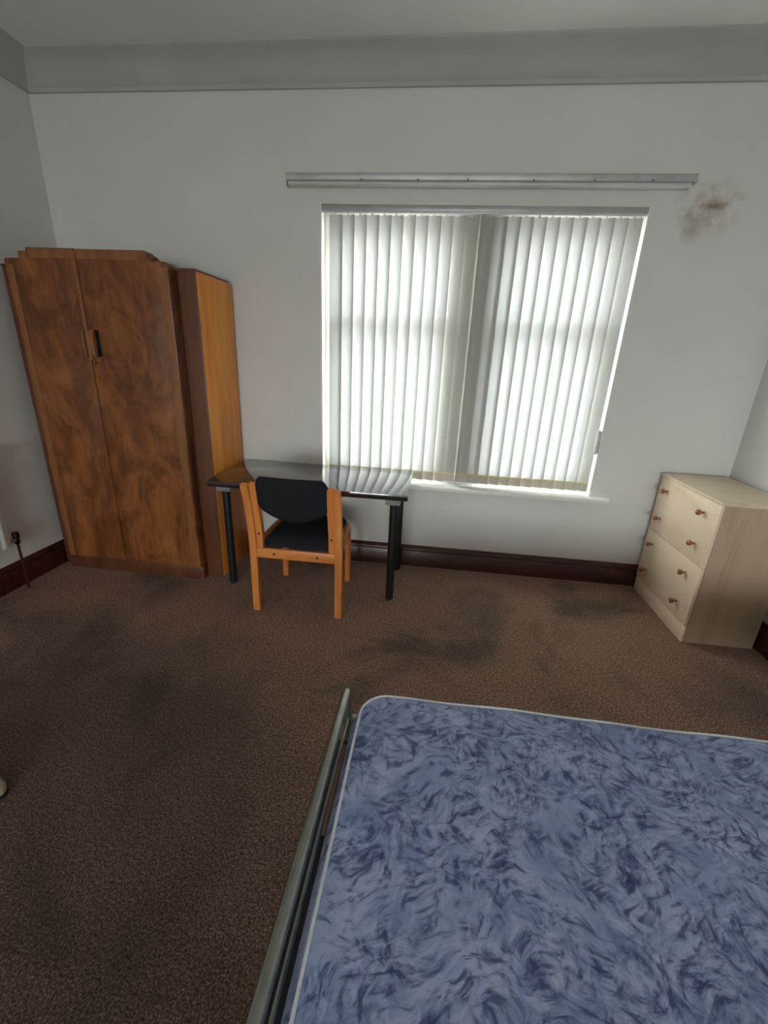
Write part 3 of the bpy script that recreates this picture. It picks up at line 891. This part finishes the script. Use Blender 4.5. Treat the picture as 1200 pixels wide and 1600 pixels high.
def build_mattress():
    x0, x1, y0, y1, z0, z1 = 2.398, 4.345, -3.262, -1.912, 0.309, 0.500
    t = thing('mattress', 'blue marbled double mattress with white piped edges on the metal frame', 'mattress', ((x0 + x1) / 2, (y0 + y1) / 2, z0))
    R = 0.075
    def outline(off, n=8):
        pts = []
        for (cx, cy, a0) in ((x1 - R, y1 - R, 0), (x0 + R, y1 - R, math.pi / 2), (x0 + R, y0 + R, math.pi), (x1 - R, y0 + R, 1.5 * math.pi)):
            for k in range(n + 1):
                a = a0 + math.pi / 2 * k / n
                pts.append((cx + (R + off) * math.cos(a), cy + (R + off) * math.sin(a)))
        # subdivide the straight runs
        out = []
        for i in range(len(pts)):
            a, b = Vector(pts[i]), Vector(pts[(i + 1) % len(pts)])
            m = max(1, int((b - a).length / 0.06))
            for k in range(m): out.append(tuple(a.lerp(b, k / m)))
        return out
    def wob(p, amp=0.0035):
        return amp * (math.sin(p[0] * 9 + 1) * math.cos(p[1] * 7) + math.sin(p[0] * 21 + p[1] * 17) * .5)
    rings = []
    for off, z in ((-0.006, z0), (0.004, z0 + 0.012), (0.016, z0 + 0.06), (0.016, z1 - 0.06), (0.006, z1 - 0.012), (-0.004, z1 - 0.002),
                   (-0.014, z1 - 0.001), (-0.03, z1 + 0.003), (-0.06, z1 + 0.007)):
        sag = 0.015 * max(0.0, math.sin(math.pi * min(1.0, (z - z0 + 0.05) / (z1 - z0 + 0.06))))
        rings.append([(p[0] - sag * max(0.0, 1 - (p[0] - x0) / 0.12) ** 0.5 if p[0] < x0 + 0.12 else p[0], p[1], z + (wob(p) if z > z1 - .03 else 0)) for p in outline(off)])
    bm = new_bm()
    V = [[bm.verts.new(p) for p in r] for r in rings]
    n = len(V[0])
    for a in range(len(V) - 1):
        for k in range(n):
            bm.faces.new((V[a][k], V[a][(k + 1) % n], V[a + 1][(k + 1) % n], V[a + 1][k]))
    bm.faces.new(V[0][::-1]); 
    # inner top by shrinking rings towards the middle
    cx, cy = (x0 + x1) / 2, (y0 + y1) / 2
    prev = V[-1]
    for f, dz in ((0.8, 0.012), (0.55, 0.015), (0.3, 0.016)):
        ring = []
        for p in rings[-1]:
            q = (cx + (p[0] - cx) * f, cy + (p[1] - cy) * f)
            ring.append(bm.verts.new((q[0], q[1], z1 + dz + wob(q, 0.003))))
        for k in range(n):
            bm.faces.new((prev[k], prev[(k + 1) % n], ring[(k + 1) % n], ring[k]))
        prev = ring
    bm.faces.new(prev)
    body = obj('mattress_body', bm, 'mattress', t)
    for z, nm in ((z1 - 0.006, 'piping'), (z0 + 0.008, 'piping')):
        pts = [(p[0] - (0.012 if (z < .4 and p[0] < x0 + .03) else 0), p[1], z + (wob(p) if z > .4 else 0)) for p in outline(0.003)]
        bm = new_bm(); prof = [(0.0045, 0.0), (0.003, 0.0055), (0.0, 0.007), (-0.003, 0.0055), (-0.0045, 0.0), (-0.003, -0.0055), (0.0, -0.007), (0.003, -0.0055)]
        rr = []
        m = len(pts)
        for i in range(m):
            a, b = Vector(pts[i - 1]), Vector(pts[(i + 1) % m])
            d = (b - a); d.z = 0; d.normalize()
            nrm = Vector((d.y, -d.x, 0))
            rr.append([bm.verts.new(Vector(pts[i]) + nrm * u + Vector((0, 0, w_))) for u, w_ in prof])
        for i in range(m):
            for k in range(8):
                bm.faces.new((rr[i][k], rr[i][(k + 1) % 8], rr[(i + 1) % m][(k + 1) % 8], rr[(i + 1) % m][k]))
        obj(nm, bm, 'tape', t)
build_mattress()

# ------------------------------------------------------------------ radiator on the left wall
def build_radiator():
    t = thing('radiator', 'white panel radiator on the left wall, only its end in view', 'radiator', (0.06, -1.45, 0.29))
    ya, yb = -0.866, -2.05
    bm = new_bm()
    # fluted front panel
    prof = []
    n = 24
    for k in range(n):
        y0 = ya - 0.02 - (ya - 0.02 - (yb + 0.02)) * k / n
        w = (ya - yb - 0.04) / n
        prof += [(0.086, y0), (0.094, y0 - w * .25), (0.094, y0 - w * .65), (0.086, y0 - w * .9)]
    out = [(0.06, ya - .001), (0.082, ya)] + prof + [(0.082, yb), (0.06, yb + .001)]
    obj('panel', prism(out, 0.312, 0.880, 'z', 0), 'radiator', t)
    obj('panel_edge', box(0.058, 0.098, yb - .004, ya + .004, 0.298, 0.3119, 0.004), 'radiator', t)
    obj('panel_edge', box(0.058, 0.098, yb - .004, ya + .004, 0.8801, 0.894, 0.004), 'radiator', t)
    for y in (-1.1, -1.8):
        obj('bracket', box(0.0235, 0.0578, y - .015, y + .015, 0.36, 0.80), 'radiator', t)
    v = new_bm()
    sweep(v, [(0.07, ya + 0.005, 0.33), (0.07, ya + 0.045, 0.33)], 0.010, 12)
    obj('valve_tail', v, 'zinc', t)
    kn = lathe([(0.010, 0.30), (0.014, 0.305), (0.014, 0.335), (0.018, 0.338), (0.018, 0.372), (0.014, 0.378)], 14)
    bmesh.ops.translate(kn, verts=kn.verts[:], vec=(0.07, ya + 0.05, 0))
    obj('valve_cap', kn, 'bolt', t)
    obj('valve_pipe', sweep(new_bm(), [(0.07, ya + 0.05, 0.0), (0.07, ya + 0.05, 0.305)], 0.0075, 12), 'mahogany', t)
build_radiator()

# ------------------------------------------------------------------ tan slipper whose toe reaches into view
def build_slipper():
    t = thing('slipper', 'tan rounded slipper toe on the carpet at the left edge', 'slipper', (1.06, -2.05, 0))
    def foot(scale, n=40):
        pts = []
        for k in range(n):
            a = 2 * math.pi * k / n
            x = 0.132 * math.cos(a); y = 0.045 * math.sin(a) * (1 + 0.14 * math.cos(a))
            pts.append((1.058 + x * scale, -2.05 + y * scale))
        return pts
    obj('sole', prism(foot(1.0), 0.0, 0.014, 'z', 0.003), 'rubber', t)
    bm = new_bm(); rings = []
    for s, z in ((0.97, 0.0142), (0.98, 0.026), (0.93, 0.040), (0.80, 0.050), (0.62, 0.048)):
        rings.append([bm.verts.new((p[0], p[1], z + 0.006 * (p[0] < 1.0))) for p in foot(s)])
    n = len(rings[0])
    for a in range(len(rings) - 1):
        for k in range(n):
            bm.faces.new((rings[a][k], rings[a][(k + 1) % n], rings[a + 1][(k + 1) % n], rings[a + 1][k]))
    obj('upper', bm, 'tan', t)
    obj('lining', prism([(p[0], p[1]) for p in foot(0.9)], 0.0145, 0.022, 'z'), 'brown_suede', t)
build_slipper()
